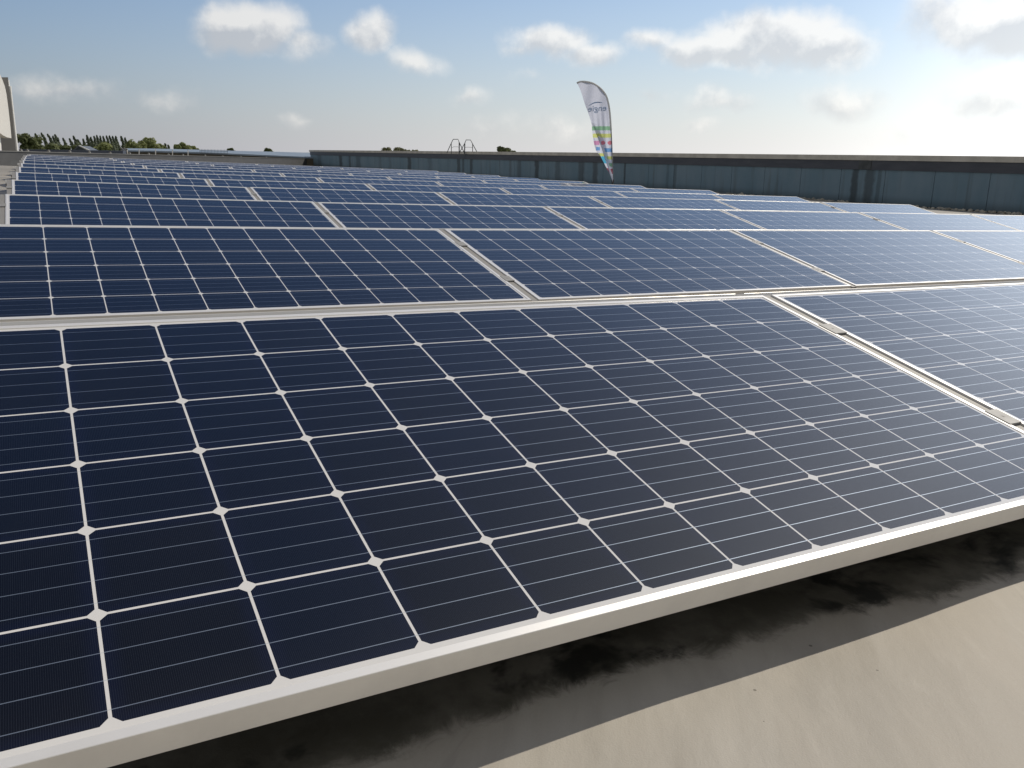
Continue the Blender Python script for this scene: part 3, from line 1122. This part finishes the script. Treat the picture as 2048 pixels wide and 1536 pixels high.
rel = ['leftmost poplar beside the dark rounded trees', 'tallest poplar near the dark rounded trees', 'slender leaning poplar third from the left of the row', 'short poplar fourth from the left of the row', 'leaning poplar fifth from the left of the row',
       'lone short poplar in the gap left of the slate gable', 'short thin poplar just left of the slate gable peak', 'leaning poplar rising above the slate gable peak', 'small poplar just right of the slate gable peak', 'small poplar above the lower end of the slate gable']
for n_, (px, ty, wp) in enumerate(pops):
    if n_ < len(rel): lab = rel[n_]
    elif n_ < 20: lab = 'slim poplar, %s of the dense group between the gable and the silver vents' % ORD[n_ - 10]
    else: lab = ['poplar standing alone above the silver vents', 'small poplar tucked against the light green tree', 'tiny thin poplar right of the light green tree', 'tiniest thin poplar left of the pale bushy tree'][n_ - 20]
    tree(px, ty - 1, 150 + (n_ * 37 % 11), wp * 1.15, 'poplar', pop_leaf, lab, 'poplars beyond the roof', n_ % 4, 1500, (.22 if n_ < 9 else .10))
tree(205, 284, 135, 60, 'round', mid_leaf, 'wide low green tree in front of the dense poplar group', 'trees beyond the roof', 4, 4200)
tree(165, 288, 132, 40, 'round', dark_leaf, 'low dark tree in front of the poplars at the gable', 'trees beyond the roof', 2, 4200)
tree(272, 279, 125, 42, 'round', mid_leaf, 'light green tree just right of the silver vents', 'trees beyond the roof', 5, 5200)
tree(298, 275, 128, 40, 'round', mid_leaf, 'tallest light green tree above the blue warehouse roof', 'trees beyond the roof', 6, 5200)
tree(318, 287, 130, 26, 'round', mid_leaf, 'small green tree at the right foot of the tallest light green tree', 'trees beyond the roof', 4, 3200)
tree(362, 285, 140, 40, 'round', mid_leaf, 'pale bushy tree above the white posts of the warehouse', 'trees beyond the roof', 5, 5200)
tree(384, 291, 142, 24, 'round', mid_leaf, 'little bush trailing right of the pale bushy tree', 'trees beyond the roof', 6, 3200)
tree(463, 296.5, 260, 20, 'round', dark_leaf, 'tiny dark far tree above the blue roof, left of its twin', 'trees beyond the roof', 1, 2200)
tree(538, 296, 260, 22, 'round', dark_leaf, 'tiny dark far tree above the right half of the blue roof', 'trees beyond the roof', 2, 2200)
tree(775, 294.5, 190, 36, 'round', pale_leaf, 'pale olive treetop showing over the wall, left of its neighbour', 'trees beyond the roof', 3, 3600)
tree(800, 294.5, 192, 34, 'round', pale_leaf, 'pale olive treetop in the middle of three over the wall', 'trees beyond the roof', 4, 3600)
tree(824, 297, 195, 30, 'round', pale_leaf, 'lower pale olive treetop, right of its neighbours over the wall', 'trees beyond the roof', 6, 3600)
tree(1006, 293, 150, 34, 'round', dark_leaf, 'dark rounded treetop over the wall between ladder and banner', 'trees beyond the roof', 1, 4200)
tree(1026, 301, 152, 18, 'round', dark_leaf, 'lower dark treetop at the right foot of the rounded one over the wall', 'trees beyond the roof', 2, 2600)

# ------------------------------------------------------------------ neighbouring roofs beyond the parapet
ND = 78.0
nA = at(430, 305, ND)
ndir = np.array([ray(430, 305)[0], ray(430, 305)[1], 0]); ndir /= np.linalg.norm(ndir)
wh = empty('warehouse', Matrix.Translation((nA[0], nA[1], GZ)))
tag(wh, 'low warehouse with a pale blue metal roof and white posts beyond the parapet', 'building')
NO = np.array([nA[0], nA[1], GZ])


def np_(px, py, dep=0.0):
    d = ray(px, py)
    s = (nA + ndir * dep - CAM).dot(ndir) / d.dot(ndir)
    return Vector(CAM + d * s - NO)


def nslab(pts, d0_, d1_, name, mat, parent):
    return MB().sheet([np_(x, y, d0_) for x, y in pts], tuple(ndir * (d1_ - d0_))).build(name, mat, parent)


blue_roof = simple('blue_roof_sheet', (.20, .255, .32), (.25, .305, .37), .6, .6, stretch=(1, 1, 6))
brown = simple('brown_fascia', (.085, .075, .055), (.14, .125, .09), .9, .85, stretch=(1, 1, 2))
# the roof slopes up away from its eaves
eave = [(246, 300.3), (300, 301.2), (400, 304.4), (466, 307.2), (534, 310.2), (640, 315)]
ridge = [(246, 296.6), (300, 297), (400, 299.4), (466, 301.4), (534, 303), (640, 306)]
b_ = MB()
E1 = [np_(x, y, 0) for x, y in eave]; E2 = [np_(x, y, 9.0) for x, y in ridge]
for i in range(len(E1) - 1):
    b_.poly([E1[i], E1[i + 1], E2[i + 1], E2[i]])
ret = bmesh.ops.extrude_face_region(b_.bm, geom=b_.bm.faces[:])
for g_ in ret['geom']:
    if isinstance(g_, bmesh.types.BMVert): g_.co += Vector((0, 0, -.12))
b_.build('roof', blue_roof, wh)
nslab([(246, 300.8), (300, 301.6), (400, 304.8), (466, 307.7), (534, 310.8), (640, 315.6), (640, 345), (246, 345)], .12, 8.5, 'wall', brown, wh)
for px in (278, 311, 345, 376):
    y0 = np.interp(px, (246, 400), (297.0, 300.5))
    nslab([(px - .9, y0), (px + .9, y0), (px + .9, y0 + 13), (px - .9, y0 + 13)], -.4, -.25, 'post', whit, wh)
# silver roof vents
for px, ty, lab in ((244.5, 296.5, 'left'), (249.5, 295.5, 'middle'), (254, 297, 'right')):
    p = at(px, 306, ND - 3); t_ = at(px, ty, ND - 3)
    v = empty('roof_vent', Matrix.Translation(p))
    hh = t_[2] - p[2]
    MB().tube([(0, 0, -.9), (0, 0, hh * .82)], .075, 12).build('stack', rail_m, v, smooth=True)
    MB().tube([(0, 0, hh * .82), (0, 0, hh)], .105, 12, [.105, .06]).build('cowl', rail_m, v, smooth=True)
    tag(v, 'shiny silver roof vent by the end of the blue roof, %s of three' % lab, 'vent', 'silver roof vents')
# rack of thin uprights on the warehouse roof
rk = empty('guard_fence', Matrix.Translation(np.array(NO)))
tag(rk, 'dark fence of thin close uprights in front of the blue roof', 'fence')
fence_m = simple('dark_fence_metal', (.10, .12, .14), (.14, .16, .18), 3.0, .6)
for px in np.linspace(400, 455, 20):
    y0 = np.interp(px, (400, 455), (298, 299.5))
    nslab([(px - .35, y0), (px + .35, y0), (px + .35, y0 + 12), (px - .35, y0 + 12)], -.6, -.5, 'upright', fence_m, rk)
for dy in (3.0, 9.0):
    nslab([(399, 298 + dy), (456, 299.5 + dy), (456, 300 + dy), (399, 298.5 + dy)], -.49, -.44, 'crossbar', fence_m, rk)

# slate gable with a white verge
gb = empty('gabled_house', Matrix.Translation(np.array(NO)))
tag(gb, 'small slate roofed house with a white verge among the poplars', 'house')
slate = simple('slate_roof', (.085, .10, .125), (.12, .135, .16), 1.0, .6)
D0 = 14.0
nslab([(144, 302.5), (157, 291.5), (183, 304), (183, 340), (144, 340)], D0 + .2, D0 + 8, 'wall', slate, gb)
nslab([(155.5, 291), (158.5, 290.3), (184.5, 302.8), (183, 304.6)], D0 - .3, D0 + .1, 'verge', whit, gb)
nslab([(143, 303.2), (156, 290.8), (157.5, 291.8), (145, 304.2)], D0 - .3, D0 + .1, 'verge', slate, gb)
# second low dark roof edge just behind the parapet at the left
sr = empty('low_roof', Matrix.Translation(np.array(NO)))
tag(sr, 'low dark blue flat roof edge in front of the trees, right of the white building', 'roof')
nslab([(38, 298.4), (246, 301.5), (246, 340), (38, 340)], -6, -2, 'roof_edge', simple('dark_blue_sheet', (.06, .075, .11), (.085, .10, .14), .8, .5), sr)
